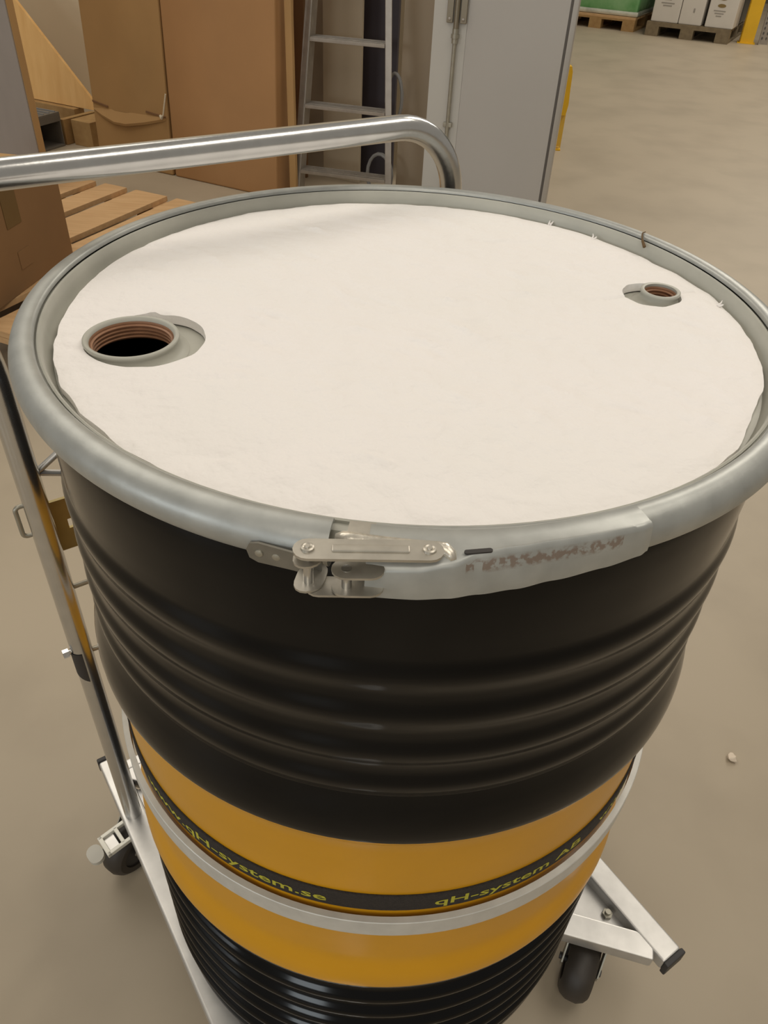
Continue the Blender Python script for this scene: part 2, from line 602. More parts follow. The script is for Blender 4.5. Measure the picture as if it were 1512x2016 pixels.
def padz(x, y):
    z = ZP
    z += 0.0012 * noise.noise((x * 9, y * 9, 0)) + 0.0011 * noise.noise((x * 26 + y * 9, y * 40, 3)) + 0.0006 * noise.noise((x * 90, y * 120, 7))
    for cx, cy, a, L, h, sg in creases:
        dx, dy = x - cx, y - cy
        if abs(dx) + abs(dy) > 3.2 * L:
            continue
        s, t = dx * math.cos(a) + dy * math.sin(a), -dx * math.sin(a) + dy * math.cos(a)
        z += sg * h * math.exp(-(s / L) ** 2 - (t / 0.0036) ** 2) * (1 if t > 0 else 0.5)
    # slits cut from each opening along the line of the bungs
    for c in (big, sml):
        d = c.normalized()
        s = (x - c.x) * d.x + (y - c.y) * d.y
        t = -(x - c.x) * d.y + (y - c.y) * d.x
        if -0.085 < s < 0.08:
            z -= 0.0017 * math.exp(-(t / 0.0016) ** 2) * min(1, max(0, (0.085 + s) / 0.04))
    # rolled edge
    r = math.hypot(x, y)
    z -= 0.0016 * max(0, (r - 0.262) / 0.01) ** 2
    return z


pts = []
step = 0.0034
n = int(0.28 / step)
for i in range(-n, n + 1):
    for j in range(-n, n + 1):
        x, y = i * step + rng.uniform(-1, 1) * step * 0.3, j * step + rng.uniform(-1, 1) * step * 0.3
        if math.hypot(x, y) < 0.264 and (Vector((x, y, 0)) - big).length > 0.034 and (Vector((x, y, 0)) - sml).length > 0.018:
            pts.append((x, y))
for c, sgn in ((big, 1), (sml, 1)):
    d = c.normalized()
    for k in range(-55, 45):
        q = c + d * (k * 0.0016)
        if math.hypot(q.x, q.y) < 0.265:
            pts.append((q.x, q.y))
pad = thing('absorbent_pad', 'round white fibre absorbent pad lying on the drum lid, cut out round both bungs', 'absorbent pad', (0, 0, ZL))
sheet(outer, [h1, h2], ZL + 0.0012, pts, padz, 0.0, 'pad_sheet', PADM, pad)
for (x, y), a, L in (((0.141, 0.238), 60, 0.012), ((0.181, 0.201), 35, 0.009), ((0.268, 0.053), 70, 0.007)):
    d = Vector((x, y, 0)).normalized()
    t = Vector((-d.y, d.x, 0))
    m = MB()
    for k in range(2):
        p0 = Vector((x, y, ZP)) - d * 0.006 + t * (k - 1) * 0.002
        m.tube([p0, p0 + d * L * 0.5 + UZ * 0.0012 + t * 0.0015 * k, p0 + d * L * (0.6 + 0.2 * k) + UZ * (0.0016 + 0.001 * k) + t * 0.004 * k], [0.0011, 0.0008, 0.0002], 6)
    m.build('fibre_tuft', PADM, pad)

# ------------------------------------------------------------------ locking ring
ring = thing('locking_ring', 'zinc plated steel closing ring with a lever latch clamped round the drum top', 'locking ring', (0, 0, RZ))
RL = Vector((0, 0, RZ))


def rz(lst):
    return [(r, RZ + z) for r, z in lst]


cs = [(0.2815, 0.0095), (0.2822, 0.0118), (0.2838, 0.0130), (0.2890, 0.0132)] + [(0.2885 + 0.0118 * math.cos(R(t)), 0.0128 * math.sin(R(t))) for t in range(75, -91, -11)] + [
    (0.2875, -0.0128), (0.2863, -0.0118), (0.2868, -0.0108), (0.2885, -0.0110)] + [(0.2885 + 0.0100 * math.cos(R(t)), 0.0108 * math.sin(R(t))) for t in range(-80, 81, 16)] + [
    (0.2845, 0.0112), (0.2835, 0.0095)]
MB().lathe(rz(cs), 220, a0=-93.6, a1=263.6, closed=True, caps=True).build('ring_band', ZINC, ring, ang=50)

# lever: bent sheet that covers the ring's right end
keys = [  # angle, inner edge r, crease r, crease z, bottom r, bottom z
    (-94.2, 0.2865, 0.3010, 0.0148, 0.3025, 0.0115),
    (-92.4, 0.2868, 0.3125, 0.0080, 0.3140, -0.0100),
    (-88.0, 0.2872, 0.3128, 0.0095, 0.3142, -0.0098),
    (-84.8, 0.2878, 0.3118, 0.0125, 0.3138, -0.0088),
    (-82.0, 0.2880, 0.3075, 0.0152, 0.3125, -0.0075),
    (-78.5, 0.2878, 0.3052, 0.0156, 0.3108, -0.0068),
    (-74.5, 0.2870, 0.3034, 0.0156, 0.3080, -0.0062),
    (-69.0, 0.2862, 0.3030, 0.0154, 0.3062, -0.0050),
    (-64.6, 0.2862, 0.3030, 0.0150, 0.3052, -0.0036),
    (-63.6, 0.2868, 0.3022, 0.0146, 0.3040, -0.0026)]


def lerp_keys(a):
    for k in range(len(keys) - 1):
        if keys[k][0] <= a <= keys[k + 1][0]:
            t = (a - keys[k][0]) / (keys[k + 1][0] - keys[k][0])
            t = t * t * (3 - 2 * t)
            return [keys[k][i] + (keys[k + 1][i] - keys[k][i]) * t for i in range(6)]
    return list(keys[-1])


m = MB()
rows = []
N = 90
for i in range(N + 1):
    a = -92.4 + (92.4 - 63.6) * i / N
    _, ri, rc, zc, rb, zbm = lerp_keys(a)
    zt = 0.0152
    o = [(ri, zt - 0.0002), (ri + 0.001, zt + 0.0004), (ri + (rc - ri) * 0.45, zt + 0.0004), (ri + (rc - ri) * 0.78, zt * 0.55 + zc * 0.45),
         (rc - 0.0018, zc + 0.0004), (rc - 0.0004, zc - 0.0006), (rc + 0.0004, zc - 0.0024), (rb, zc * 0.3 + zbm * 0.7), (rb, zbm)]
    inn = [(r - 0.0011, z - (0.0011 if k < 6 else 0)) for k, (r, z) in enumerate(o)][::-1]
    rows.append([cylp(a, r, RZ + z) for r, z in o + inn])
k = len(rows[0])
vs = [q for rw in rows for q in rw]
fs = [[i * k + j, (i + 1) * k + j, (i + 1) * k + (j + 1) % k, i * k + (j + 1) % k] for i in range(N) for j in range(k)]
fs += [list(range(k)), [N * k + j for j in range(k)][::-1]]
m.add([q - RL for q in vs], fs)
lever = m.build('latch_lever', RUST, None, ang=45)
lever.parent = ring
lever['label'] = 'pressed zinc lever with brown rust along its bend'
# top flange runs on a little to the left of the lever's open end
MB().lathe(rz([(0.2865, 0.0140), (0.2862, 0.0152), (0.3000, 0.0156), (0.3040, 0.0150), (0.3040, 0.0138), (0.3000, 0.0143)]), 6, a0=-94.6, a1=-91.9, closed=True, caps=True).build(
    'lever_flange', ZINC2, ring)

P1 = cylp(-97.5, 0.3150, RZ)
P2 = cylp(-86.75, 0.3080, RZ)
P3 = cylp(-94.0, 0.3150, RZ)
dl = (P2 - P1).normalized()
nl = Vector((-dl.y, dl.x, 0))
mid = (P1 + P2) / 2
L12 = (P2 - P1).length
m = MB()
m.prism(stadium(L12 + 0.0145, 0.0145), 0.0168, 0.0184, mid, (dl, nl, UZ))
lk = m.build('latch_link', ZINC2, ring)
bm_ = MB()
bm_.box(mid + UZ * 0.0187 + dl * 0.001, (L12 * 0.64, 0.0048, 0.0016), (dl, nl, UZ), 0.0007)
bm_.build('pressed_rib', ZINC2, lk)
MB().prism(stadium(0.030, 0.0135), -0.0062, -0.0049, (P1 + P3) / 2 + dl * 0.004, (dl, nl, UZ)).build('lower_link', ZINC2, ring)
for q in (P1, P2):
    b = MB()
    b.lathe([(0, 0.0202), (0.0012, 0.0202), (0.0016, 0.0196), (0.0024, 0.0200), (0.0032, 0.0196), (0.0035, 0.0184)], 24, c=tuple(q))
    b.build('rivet', ZINC2, ring)
MB().cyl(P1 + UZ * -0.0060, P1 + UZ * 0.017, 0.0026).build('hinge_pin', CHROME, ring)
MB().cyl(P3 + UZ * -0.0058, P3 + UZ * 0.009, 0.0026).build('hinge_pin', CHROME, ring)
# clevis left: plate riveted to the ring plus two ears
m = MB()
pl = [(-104.6, -0.0030), (-104.2, 0.0015), (-103.3, 0.0030), (-99.3, 0.0030), (-98.6, 0.0100), (-97.2, 0.0118), (-96.6, 0.0100), (-96.6, -0.0060), (-98.2, -0.0085), (-99.6, -0.0095),
      (-103.4, -0.0105), (-104.3, -0.0085)]
n = len(pl)
vs = [cylp(a, 0.3022 + 0.0045 * max(0, min(1, (a + 100.5) / 3)), z + RZ) for a, z in pl] + [cylp(a, 0.3008 + 0.0045 * max(0, min(1, (a + 100.5) / 3)), z + RZ) for a, z in pl]
m.add(vs, [list(range(n)), list(range(n, 2 * n))[::-1]] + [[i, (i + 1) % n, n + (i + 1) % n, n + i] for i in range(n)])
br = m.build('latch_bracket', mat('dull_bracket_steel', (0.24, 0.225, 0.19), 0.45, 0.6, var=0.1, scale=80), ring)
for a in (-103.2, -101.4):
    q0, q1 = cylp(a, 0.3015, RZ - 0.0035), cylp(a, 0.3030, RZ - 0.0035)
    MB().tube([q0, q1, q1 + (q1 - q0) * 0.3], [0.0026, 0.0022, 0.0009], 14).build('rivet', BOLTM, br)
for z0, mm in ((0.0118, 0.0013), (-0.0046, 0.0013)):
    e = P1 - cylp(-97.5, 0.0030, 0)
    MB().prism(stadium(0.0215, 0.0150), z0, z0 + mm, e + dl * 0.0005, (cylp(-97.5, 1, 0), dl, UZ)).build('clevis_ear', ZINC2, br)
for z0 in (0.0075, -0.0044):
    MB().prism(stadium(0.026, 0.0138), z0, z0 + 0.0013, P3 + dl * 0.0055, (dl, nl, UZ)).build('pivot_ear', ZINC2, ring)
m = MB()
pth = [cylp(-95.6 + 10.4 * i / 16, 0.2995 + 0.0035 * i / 16, RZ + 0.0145) for i in range(17)] + [cylp(-84.7, 0.3060, RZ + 0.0138), cylp(-84.5, 0.3090, RZ + 0.0125)]
m.tube(pth, [0.0018, 0.0036] + [0.0040] * 14 + [0.0038, 0.0032, 0.0018], 14)
m.build('pressed_ridge', mat('highlight_zinc', (0.66, 0.62, 0.54), 0.35, 0.8, var=0.25, scale=220, bump=0.1, bscale=300), ring, ang=80)  # lighter zinc: the ridge's highlight is put into its colour
# narrow stamped slot in the lever
sl = [cylp(-83.5 + 2.7 * t, 0.3062 - 0.0012 * t, RZ + 0.0158) for t in (0, 1)]
ds = (sl[1] - sl[0]).normalized()
MB().prism(stadium((sl[1] - sl[0]).length, 0.0028), -0.0006, 0.0002, (sl[0] + sl[1]) / 2, (ds, Vector((-ds.y, ds.x, 0)), UZ)).build('lever_slot', DARKIN, ring)

# small brown curl lying on the ring
m = MB()
q = Vector((0.2318, 0.1935, RZ + 0.0105))
m.tube([Vector((0.2200, 0.1600, RZ + 0.0075)), Vector((0.2185, 0.1665, RZ + 0.0112)), Vector((0.2190, 0.1730, RZ + 0.0132)), Vector((0.2205, 0.1790, RZ + 0.0142)), Vector((0.2240, 0.1825, RZ + 0.0144))],
       [0.0016, 0.0012, 0.0008, 0.0007, 0.0004], 8)
tag(m.build('wood_shaving', FLECK), 'tiny brown curled shaving lying on the far right of the drum ring', 'shaving')

# ================================================================== WEBBING STRAP round the yellow band
strap = thing('webbing_strap', 'black webbing strap with yellow lettering tied round the yellow band of the drum', 'strap', (0, 0, RZ - 0.425))
MB().lathe(rz([(0.2852, -0.4225), (0.2866, -0.4225), (0.2869, -0.4218), (0.2869, -0.3967), (0.2866, -0.3960), (0.2852, -0.3960)]), 160, closed=True).build('strap_band', WEB, strap, ang=70)


def lettering(text, a0, a1, z0, h, parent, r):
    cu = bpy.data.curves.new('lettering', 'FONT')
    cu.body = text
    cu.resolution_u = 2
    cu.offset = 0.014
    ob = bpy.data.objects.new('lettering_source', cu)
    COL.objects.link(ob)
    dg = bpy.context.evaluated_depsgraph_get()
    me = bpy.data.meshes.new_from_object(ob.evaluated_get(dg))
    bpy.data.objects.remove(ob)
    xs = [q.co.x for q in me.vertices]
    x0, x1 = min(xs), max(xs)
    for q in me.vertices:
        a = a0 + (a1 - a0) * (q.co.x - x0) / (x1 - x0)
        q.co = cylp(a, r, z0 + q.co.y * h)
    me.materials.clear()
    me.materials.append(TEXTY)
    return link('lettering', me, parent)


RT = 0.28705
for txt, a0, a1 in (('www.qH-system.se', -140.5, -97.4), ('qH-system AB', -78.6, -48.0), ('www.qH-system.se', -42.5, 0.5), ('qH-system AB', -184, -153.5)):
    lettering(txt, a0, a1, RZ - 0.4160, 0.0165, strap, RT)

# ================================================================== DRUM TROLLEY
U = Vector((0.6, -0.8, 0))
V = Vector((0.8, 0.6, 0))


def UV(u, v, z):
    return U * u + V * v + UZ * z


tro = thing('drum_trolley', 'galvanised drum trolley with tubular push handle and castors carrying the black and yellow drum', 'trolley', (0, 0, 0))
hoop = MB().lathe(rz([(0.2887, -0.4545), (0.2940, -0.4545), (0.2946, -0.4537), (0.2946, -0.4303), (0.2940, -0.4297), (0.2887, -0.4297)]), 160, closed=True).build('cradle_hoop', HOOPM, tro, ang=30)
for v0 in (-0.285, 0.268):
    rail = MB().box(UV(-0.003, v0, T - 0.0125), (0.715, 0.036, 0.025), (U, V, UZ), 0.004).build('side_rail', GALV, tro)
    for u0 in (-0.3640, 0.3580):
        MB().box(UV(u0, v0, T - 0.0125), (0.008, 0.038, 0.027), (U, V, UZ), 0.002).build('end_cap', PLASTICB, rail)
for su in (1, -1):
    for v0, sv in ((-0.267, -1), (0.250, 1)):
        p0, p1 = UV(su * 0.333, v0 + sv * 0.004, T - 0.0135), UV(su * 0.138, v0 - sv * 0.168, T - 0.0135)
        d = (p1 - p0).normalized()
        MB().box((p0 + p1) / 2, ((p1 - p0).length, 0.034, 0.024), (d, UZ.cross(d), UZ), 0.003).build('corner_brace', GALV, tro)
        poly = [(su * 0.300, v0 + sv * 0.002), (su * 0.205, v0 + sv * 0.002), (su * 0.150, v0 - sv * 0.06), (su * 0.165, v0 - sv * 0.115)]
        g = MB().prism(poly, T - 0.026, T - 0.021, (0, 0, 0), (U, V, UZ)).build('caster_plate', GALV, tro, smooth=False)
        c = UV(su * 0.262, v0 - sv * 0.010, 0)
        hexm = MB().prism([(0.0075 * math.cos(R(60 * i)), 0.0075 * math.sin(R(60 * i))) for i in range(6)], T - 0.021, T - 0.014, c)
        hexm.cyl(c + UZ * (T - 0.016), c + UZ * (T - 0.009), 0.004, 12)
        hexm.build('bolt', BOLTM, g, smooth=True)
    MB().box(UV(su * 0.140, -0.0085, T - 0.0135), (0.036, 0.517, 0.024), (U, V, UZ), 0.003).build('cross_member', GALV, tro)
# rear bar between the rails
MB().box(UV(-0.333, -0.0085, T - 0.0125), (0.020, 0.517, 0.024), (U, V, UZ), 0.003).build('rear_bar', GALV, tro)

# push handle: one bent tube
A0 = Vector((-0.376, 0.026, T))
AM = Vector((-0.3795, 0.0270, 0.925))
A1 = Vector((-0.412, 0.010, 1.078))
B1 = Vector((0.037, 0.342, 1.078))
B0 = Vector((0.045, 0.338, T - 0.012))


def bend(pts, r, n=9):
    out = [pts[0]]
    for i in range(1, len(pts) - 1):
        d0, d1 = (pts[i - 1] - pts[i]).normalized(), (pts[i + 1] - pts[i]).normalized()
        ang = d0.angle(d1)
        rr = r[i - 1] if isinstance(r, list) else r
        t = rr / math.tan(ang / 2)
        c = pts[i] + (d0 + d1).normalized() * (rr / math.sin(ang / 2))
        s, e = pts[i] + d0 * t - c, pts[i] + d1 * t - c
        for k in range(n + 1):
            out.append(c + s.normalized().slerp(e.normalized(), k / n) * rr)
    out.append(pts[-1])
    return out


MB().tube(bend([A0, AM, A1, B1, B0], [0.25, 0.045, 0.078], 12), 0.0127, 28).build('push_handle', CHROME, tro, ang=70)
# foot of the left post, collar, clamp bolt and hook
MB().box(B0 + UZ * 0.002, (0.05, 0.05, 0.006), (U, V, UZ), 0.001).build('post_foot', GALV, tro)
zc_ = 0.505


def post(z):
    return A0 + (AM - A0) * ((z - T) / (0.925 - T))


def bolt_at(p, d, L, name, parent):
    m = MB()
    x = d.cross(UZ).normalized()
    y = d.cross(x)
    m.cyl(p, p + d * L, 0.0034, 12)
    m.prism([(0.0058 * math.cos(R(60 * i)), 0.0058 * math.sin(R(60 * i))) for i in range(6)], L * 0.35, L, p, (x, y, d))
    return m.build(name, CHROME, parent)


pz = post(0.527)
bolt_at(pz - V * 0.011, -V, 0.011, 'clamp_bolt', tro)
# dark slot cut in the post below the bolt
m = MB()
for k in range(2):
    pass
sv = -U * 0.25 - V * 0.97
prof_ = []
for i in range(9):
    a = R(-168 + 104 * i / 8)
    e = Vector((math.cos(a), math.sin(a), 0))
    prof_.append(e)
vs = [post(0.528) + e * 0.0134 for e in prof_] + [post(0.492 - 0.002 * i) + e * 0.0134 for i, e in enumerate(prof_)]
m.add(vs, [[i, i + 1, 9 + i + 1, 9 + i] for i in range(8)])
m.build('post_slot', DARKIN, tro)
# hook on the drum side
ph = post(0.517) + V * 0.012
m = MB()
m.tube([ph, ph + V * 0.012 - UZ * 0.001, ph + V * 0.020 + UZ * 0.004, ph + V * 0.024 + UZ * 0.012, ph + V * 0.026 + UZ * 0.020], 0.0032, 10)
m.build('wire_hook', BOLTM, tro)
# crossbar plate between the two posts, with a slot
pa = Vector((-0.379, 0.029, 0.703)) - U * 0.018
pb = Vector((0.040, 0.340, 0.703)) - U * 0.018
dp = (pb - pa).normalized()
np_ = UZ.cross(dp)
Lp = (pb - pa).length
sx0, sx1, sh = 0.027, 0.075, 0.0065
m = MB()
for x0, x1, z0, z1 in ((0, sx0, -0.035, 0.035), (sx1, Lp - sx1, -0.035, 0.035), (Lp - sx0, Lp, -0.035, 0.035), (sx0, sx1, sh, 0.035), (sx0, sx1, -0.035, -sh), (Lp - sx1, Lp - sx0, sh, 0.035),
                       (Lp - sx1, Lp - sx0, -0.035, -sh)):
    m.box(pa + dp * (x0 + x1) / 2 + UZ * (z0 + z1) / 2, (x1 - x0, 0.004, z1 - z0), (dp, np_, UZ))
m.build('crossbar_plate', OLIVE, tro, smooth=False)
# wire bail on the outside of the post
w0 = post(0.752) - V * 0.012 - U * 0.008
w1 = post(0.712) - V * 0.012 - U * 0.008
MB().tube(bend([w0, w0 - V * 0.0085, w1 - V * 0.0085, w1], 0.005, 6), 0.0026, 10).build('wire_bail', BOLTM, tro)
# bent rod of the tensioner above the plate and thin rod below it
r0 = post(0.790) + V * 0.010 - U * 0.004
r1 = Vector((-0.30, 0.085, 0.842)) - U * 0.01
r2 = Vector((-0.30, 0.085, 0.752)) - U * 0.01
MB().tube([r1 - (r1 - r0) * -0.6, r1, r0 + (r1 - r0) * 0.06, r0, r0 + (r2 - r0) * 0.06, r2, r2 + (r2 - r0) * 0.3], 0.0036, 10).build('tension_rod', GALV, tro)
q0 = post(0.627) + V * 0.006
q1 = Vector((0.040, 0.340, 0.627))
MB().cyl(q0, q1, 0.0030, 10).build('tie_rod', BOLTM, tro)
# arm from the hoop to the crossbar, behind the drum
h0, h1 = cylp(127, 0.291, 0.568), cylp(127, 0.300, 0.568)
rear = -U * 0.268 + V * 0.0
MB().box((h1 + rear + UZ * 0.568) / 2, ((h1 - rear - UZ * 0.568).length + 0.006, 0.05, 0.022), (-U, V, UZ)).build('hoop_arm', HOOPM, tro)
MB().box(rear + UZ * 0.645, (0.006, 0.05, 0.176), (U, V, UZ)).build('hoop_strut', HOOPM, tro)


def caster(c, ax, trail=0.012):
    """c: wheel centre on plan, ax: axle direction"""
    ax = ax.normalized()
    run = UZ.cross(ax)
    r = 0.051
    root = MB()
    # fork: top plate, two cheeks
    top = T - 0.026
    mount = c - run * trail
    root.box(mount + UZ * (top - 0.003), (0.054, 0.050, 0.006), (ax, run, UZ), 0.001)
    root.cyl(mount + UZ * (top - 0.012), mount + UZ * (top - 0.004), 0.020, 20)
    for s in (-1, 1):
        poly = [(-trail - 0.020, top - 0.010), (-trail + 0.022, top - 0.010), (0.014, r + 0.012)] + [(0.012 * math.cos(R(t)), r + 0.012 * math.sin(R(t))) for t in (20, -20, -60, -90, -120, -160)] + [(-0.014, r + 0.010)]
        root.prism(poly, s * 0.0265 - 0.001, s * 0.0265 + 0.001, c, (run, UZ, ax))
    root.box(mount + UZ * (top - 0.0105), (0.054, 0.042, 0.003), (ax, run, UZ))
    fork = root.build('caster_fork', BOLTM, tro)
    m = MB()
    prof = [(0.030, -0.016), (0.040, -0.0165), (0.046, -0.013), (r - 0.0003, -0.006), (r, 0.0), (r - 0.0003, 0.006), (0.046, 0.013), (0.040, 0.0165), (0.030, 0.016)]
    cols = 40
    vs, fs = [], []
    for i in range(cols):
        a = 2 * math.pi * i / cols
        for rr, x in prof:
            vs.append(c + UZ * r + ax * (x * 1.3) + run * (rr * math.cos(a)) + UZ * (rr * math.sin(a)))
    k = len(prof)
    fs = [[i * k + j, ((i + 1) % cols) * k + j, ((i + 1) % cols) * k + (j + 1) % k, i * k + (j + 1) % k] for i in range(cols) for j in range(k)]
    m.add(vs, fs)
    wh = m.build('caster_wheel', RUBBER, tro)
    h = MB()
    h.cyl(c + UZ * r - ax * 0.018, c + UZ * r + ax * 0.018, 0.031, 28)
    h.cyl(c + UZ * r - ax * 0.031, c + UZ * r + ax * 0.031, 0.005, 12)
    h.build('wheel_hub', PLASTICB, wh)
    return fork


caster(UV(0.278, 0.189, 0), Vector((-0.93, 0.36, 0)), 0.034)
caster(UV(0.236, -0.19, 0), Vector((0.93, -0.36, 0)))
caster(UV(-0.236, 0.178, 0), Vector((0.80, 0.6, 0)))
fk = caster(UV(-0.252, -0.300, 0), Vector((-0.85, 0.52, 0)), 0.036)
# brake pedal of the rear caster: pale frame with a rounded toe tab
pc = Vector((-0.3975, -0.004, 0.113))
pd = Vector((-0.70, -0.70, -0.10)).normalized()
pw = UZ.cross(pd).normalized()
pn = pd.cross(pw)
m = MB()
for a, b, la, lb in ((-0.004, 0.0155, 0.052, 0.006), (-0.004, -0.0155, 0.052, 0.006), (0.019, 0, 0.007, 0.037), (-0.006, 0, 0.006, 0.031)):
    m.box(pc + pd * a + pw * b, (la, lb, 0.008), (pd, pw, pn), 0.001)
ped = m.build('brake_pedal', PLASTICW, tro)
MB().box(pc + pd * 0.010 - pn * 0.003, (0.020, 0.026, 0.004), (pd, pw, pn), 0.001).build('pedal_insert', GALV, ped)
MB().prism(stadium(0.031, 0.023), -0.004, 0.004, pc + pd * 0.035 - UZ * 0.003, (pw, pd, pn)).build('toe_tab', mat('pale_tab', (0.5, 0.48, 0.42), 0.45), ped)

# ================================================================== LEFT: pallet, carton, grey board
PA = Vector((0.37, 0.93, 0)).normalized()
PB = Vector((-PA.y, PA.x, 0))


def AB_(a, b, z):
    return PA * a + PB * b + UZ * z


a0, a1 = 0.98, 2.309
pal = thing('wooden_pallet', 'pale new pine pallet on the floor behind the drum, under the brown taped carton', 'pallet', AB_((a0 + a1) / 2, 2.15, 0))
edges = [(1.500, 1.645), (1.690, 1.825), (1.895, 2.076), (2.127, 2.301), (2.352, 2.477), (2.531, 2.660), (2.712, 2.840)]
for b0, b1 in edges:
    q = MB().box(AB_((a0 + a1) / 2, (b0 + b1) / 2, 0.133), (a1 - a0, b1 - b0, 0.022), (PA, PB, UZ), 0.0025).build('deck_board', PINE, pal)
for a in (a0 + 0.05, (a0 + a1) / 2, a1 - 0.06):
    MB().box(AB_(a, 2.170, 0.111), (0.10, 1.33, 0.022), (PA, PB, UZ), 0.002).build('stringer_board', PINE, pal)
    for b in (1.555, 2.17, 2.78):
        MB().box(AB_(a, b, 0.061), (0.10, 0.10, 0.078), (PA, PB, UZ), 0.002).build('block', PINE2, pal)
for b in (1.555, 2.17, 2.78):
    MB().box(AB_((a0 + a1) / 2, b, 0.011), (a1 - a0, 0.10, 0.022), (PA, PB, UZ), 0.002).build('bottom_board', PINE, pal)

bx = Vector((0.112, 0.994, 0)).normalized()
by = Vector((-bx.y, bx.x, 0))
bc = Vector((-1.277, 2.204, 0.144))
H = 0.335
ct = thing('cardboard_box', 'brown cardboard carton coloured as shaded, with strips of brown tape, sitting on the pine pallet', 'box', bc + by * 0.25 - bx * 0.35)
MB().box(bc - bx * 0.35 + by * 0.25 + UZ * H / 2, (0.70, 0.50, H), (bx, by, UZ), 0.004).build('carton_body', CARDSHADE, ct)
MB().box(bc - bx * 0.35 + by * 0.249 + UZ * (H + 0.002), (0.695, 0.495, 0.004), (bx, by, UZ)).build('lit_top', CARD, ct)  # lit top of the box, given as a lighter colour
for s, z, w, h in ((0.315, 0.272, 0.085, 0.125), (0.300, 0.098, 0.07, 0.06)):
    t = MB()
    t.box(bc - bx * s - by * 0.0012 + UZ * z, (w, 0.0012, h), (bx, by, UZ))
    t.build('tape_strip', TAPE if w > 0.08 else CARDSHADE, ct, smooth=False)

gp = Vector((-1.642, 2.875, 0.145))
gb = thing('grey_board', 'tall grey faced board with brown edge, standing upright behind the brown taped carton', 'board', gp - WD * 0.36)
gl = (-PB).normalized()
m = MB()
m.box(gp - gl * 0.38 + UZ * 0.60, (0.76, 0.006, 1.2), (gl, PA, UZ))
m.build('grey_face', GREYB, gb, smooth=False)
MB().box(gp - gl * 0.378 + PA * 0.020 + UZ * 0.60, (0.764, 0.034, 1.2), (gl, PA, UZ), 0.001).build('board_core', CARD, gb)

# ------------------------------------------------------------------ plywood offcut, timber block, grey crate
p0 = Vector((-1.960, 4.400, 0))
pdir = -WD
ply = MB()
poly = [(0.0, 0.0), (0.0, 0.03), (0.95, 0.86), (1.10, 0.86), (1.10, 0.0)]
tilt = (UZ + WN * 0.10).normalized()
ply.prism(poly, -0.009, 0.009, p0 + WN * 0.02 + UZ * 0.140, (pdir, tilt, WN))
tag(ply.build('plywood_sheet', PLY, smooth=False), 'orange plywood offcut with a slanting top edge, leaning behind the brown cartons', 'plywood')
blk = MB()
blk.box(Vector((-1.925, 4.265, 0.068)), (0.145, 0.22, 0.136), (WD, WN, UZ), 0.003)
blk.box(Vector((-2.035, 4.300, 0.068)), (0.035, 0.26, 0.136), (WD, WN, UZ), 0.003)
blk.box(Vector((-2.02, 4.44, 0.068)) - WD * 0.55, (0.95, 0.08, 0.136), (WD, WN, UZ), 0.003)
tag(blk.build('timber_block', PINE2), 'sawn timber block on the floor under the orange plywood offcut', 'timber')

cr = Vector((-2.135, 4.02, 0))
crt = thing('plastic_crate', 'small dark grey plastic crate with an open side, on the floor beside the timber block', 'crate', cr)
ca = PA
cb = PB
for nm, c, sz in (('crate_floor', (0, 0.13, 0.006), (0.30, 0.26, 0.012)), ('crate_top', (0, 0.13, 0.176), (0.30, 0.26, 0.012)), ('crate_wall', (0, 0.256, 0.091), (0.30, 0.008, 0.158)),
                  ('crate_wall', (-0.146, 0.13, 0.091), (0.008, 0.26, 0.158)), ('crate_wall', (0.146, 0.13, 0.091), (0.008, 0.26, 0.158)), ('crate_lip', (0, 0.003, 0.155), (0.30, 0.008, 0.042))):
    MB().box(cr + ca * c[0] + cb * c[1] + UZ * c[2], sz, (ca, cb, UZ), 0.002).build(nm, CRATE, crt)
m = MB()
for k in range(7):
    m.box(cr + ca * (-0.13 + 0.043 * k) + cb * 0.13 + UZ * 0.185, (0.006, 0.24, 0.006), (ca, cb, UZ))
m.build('top_rib', CABLE, crt)

# ------------------------------------------------------------------ the two tall cartons
L0 = Vector((-1.339, 3.723, 0))


def carton(name, label, s0, s1, Hh, depth, material, lean):
    o = L0 + WD * ((s0 + s1) / 2)
    t = thing(name, label, 'box', o, 'tall cartons')
    m = MB()
    w = (s1 - s0)
    c = [(-w / 2, 0, 0), (w / 2, 0, 0), (w / 2, depth, 0), (-w / 2, depth, 0)]
    vs = [o + WD * x + WN * y + UZ * z for x, y, z in c] + [o + WD * (x + lean) + WN * y + UZ * Hh for x, y, z in c]
    m.add(vs, [[0, 1, 2, 3][::-1], [4, 5, 6, 7], [0, 1, 5, 4], [1, 2, 6, 5], [2, 3, 7, 6], [3, 0, 4, 7]])
    b = m.build('carton_body', material, t, smooth=False)
    mod = b.modifiers.new('round', 'BEVEL')
    mod.width = 0.008
    mod.segments = 2
    return t, o, w


t, o, w = carton('cardboard_carton', 'tall narrow brown carton with punched slits, left of the wider carton by the ladder', -0.500, 0.012, 1.5, 0.16, CARD, 0.075)


def fpt(o, x, z, y=-0.002, lean=0.05):
    return o + WD * (x + lean * z) + WN * y + UZ * z


for x0, x1, z0, z1 in ((-0.250, -0.145, 0.302, 0.286), (0.115, 0.245, 0.298, 0.287)):
    a, b = fpt(o, x0, z0), fpt(o, x1, z1)
    d = (b - a).normalized()
    MB().box((a + b) / 2, ((b - a).length, 0.006, 0.009), (d, WN, UZ)).build('slit', SLITGAP, t, smooth=False)
path = [fpt(o, -0.25, 0.262), fpt(o, -0.19, 0.243, -0.012), fpt(o, -0.10, 0.222, -0.022), fpt(o, -0.02, 0.222, -0.022), fpt(o, 0.10, 0.245, -0.014), fpt(o, 0.22, 0.275, -0.008), fpt(o, 0.25, 0.285)]
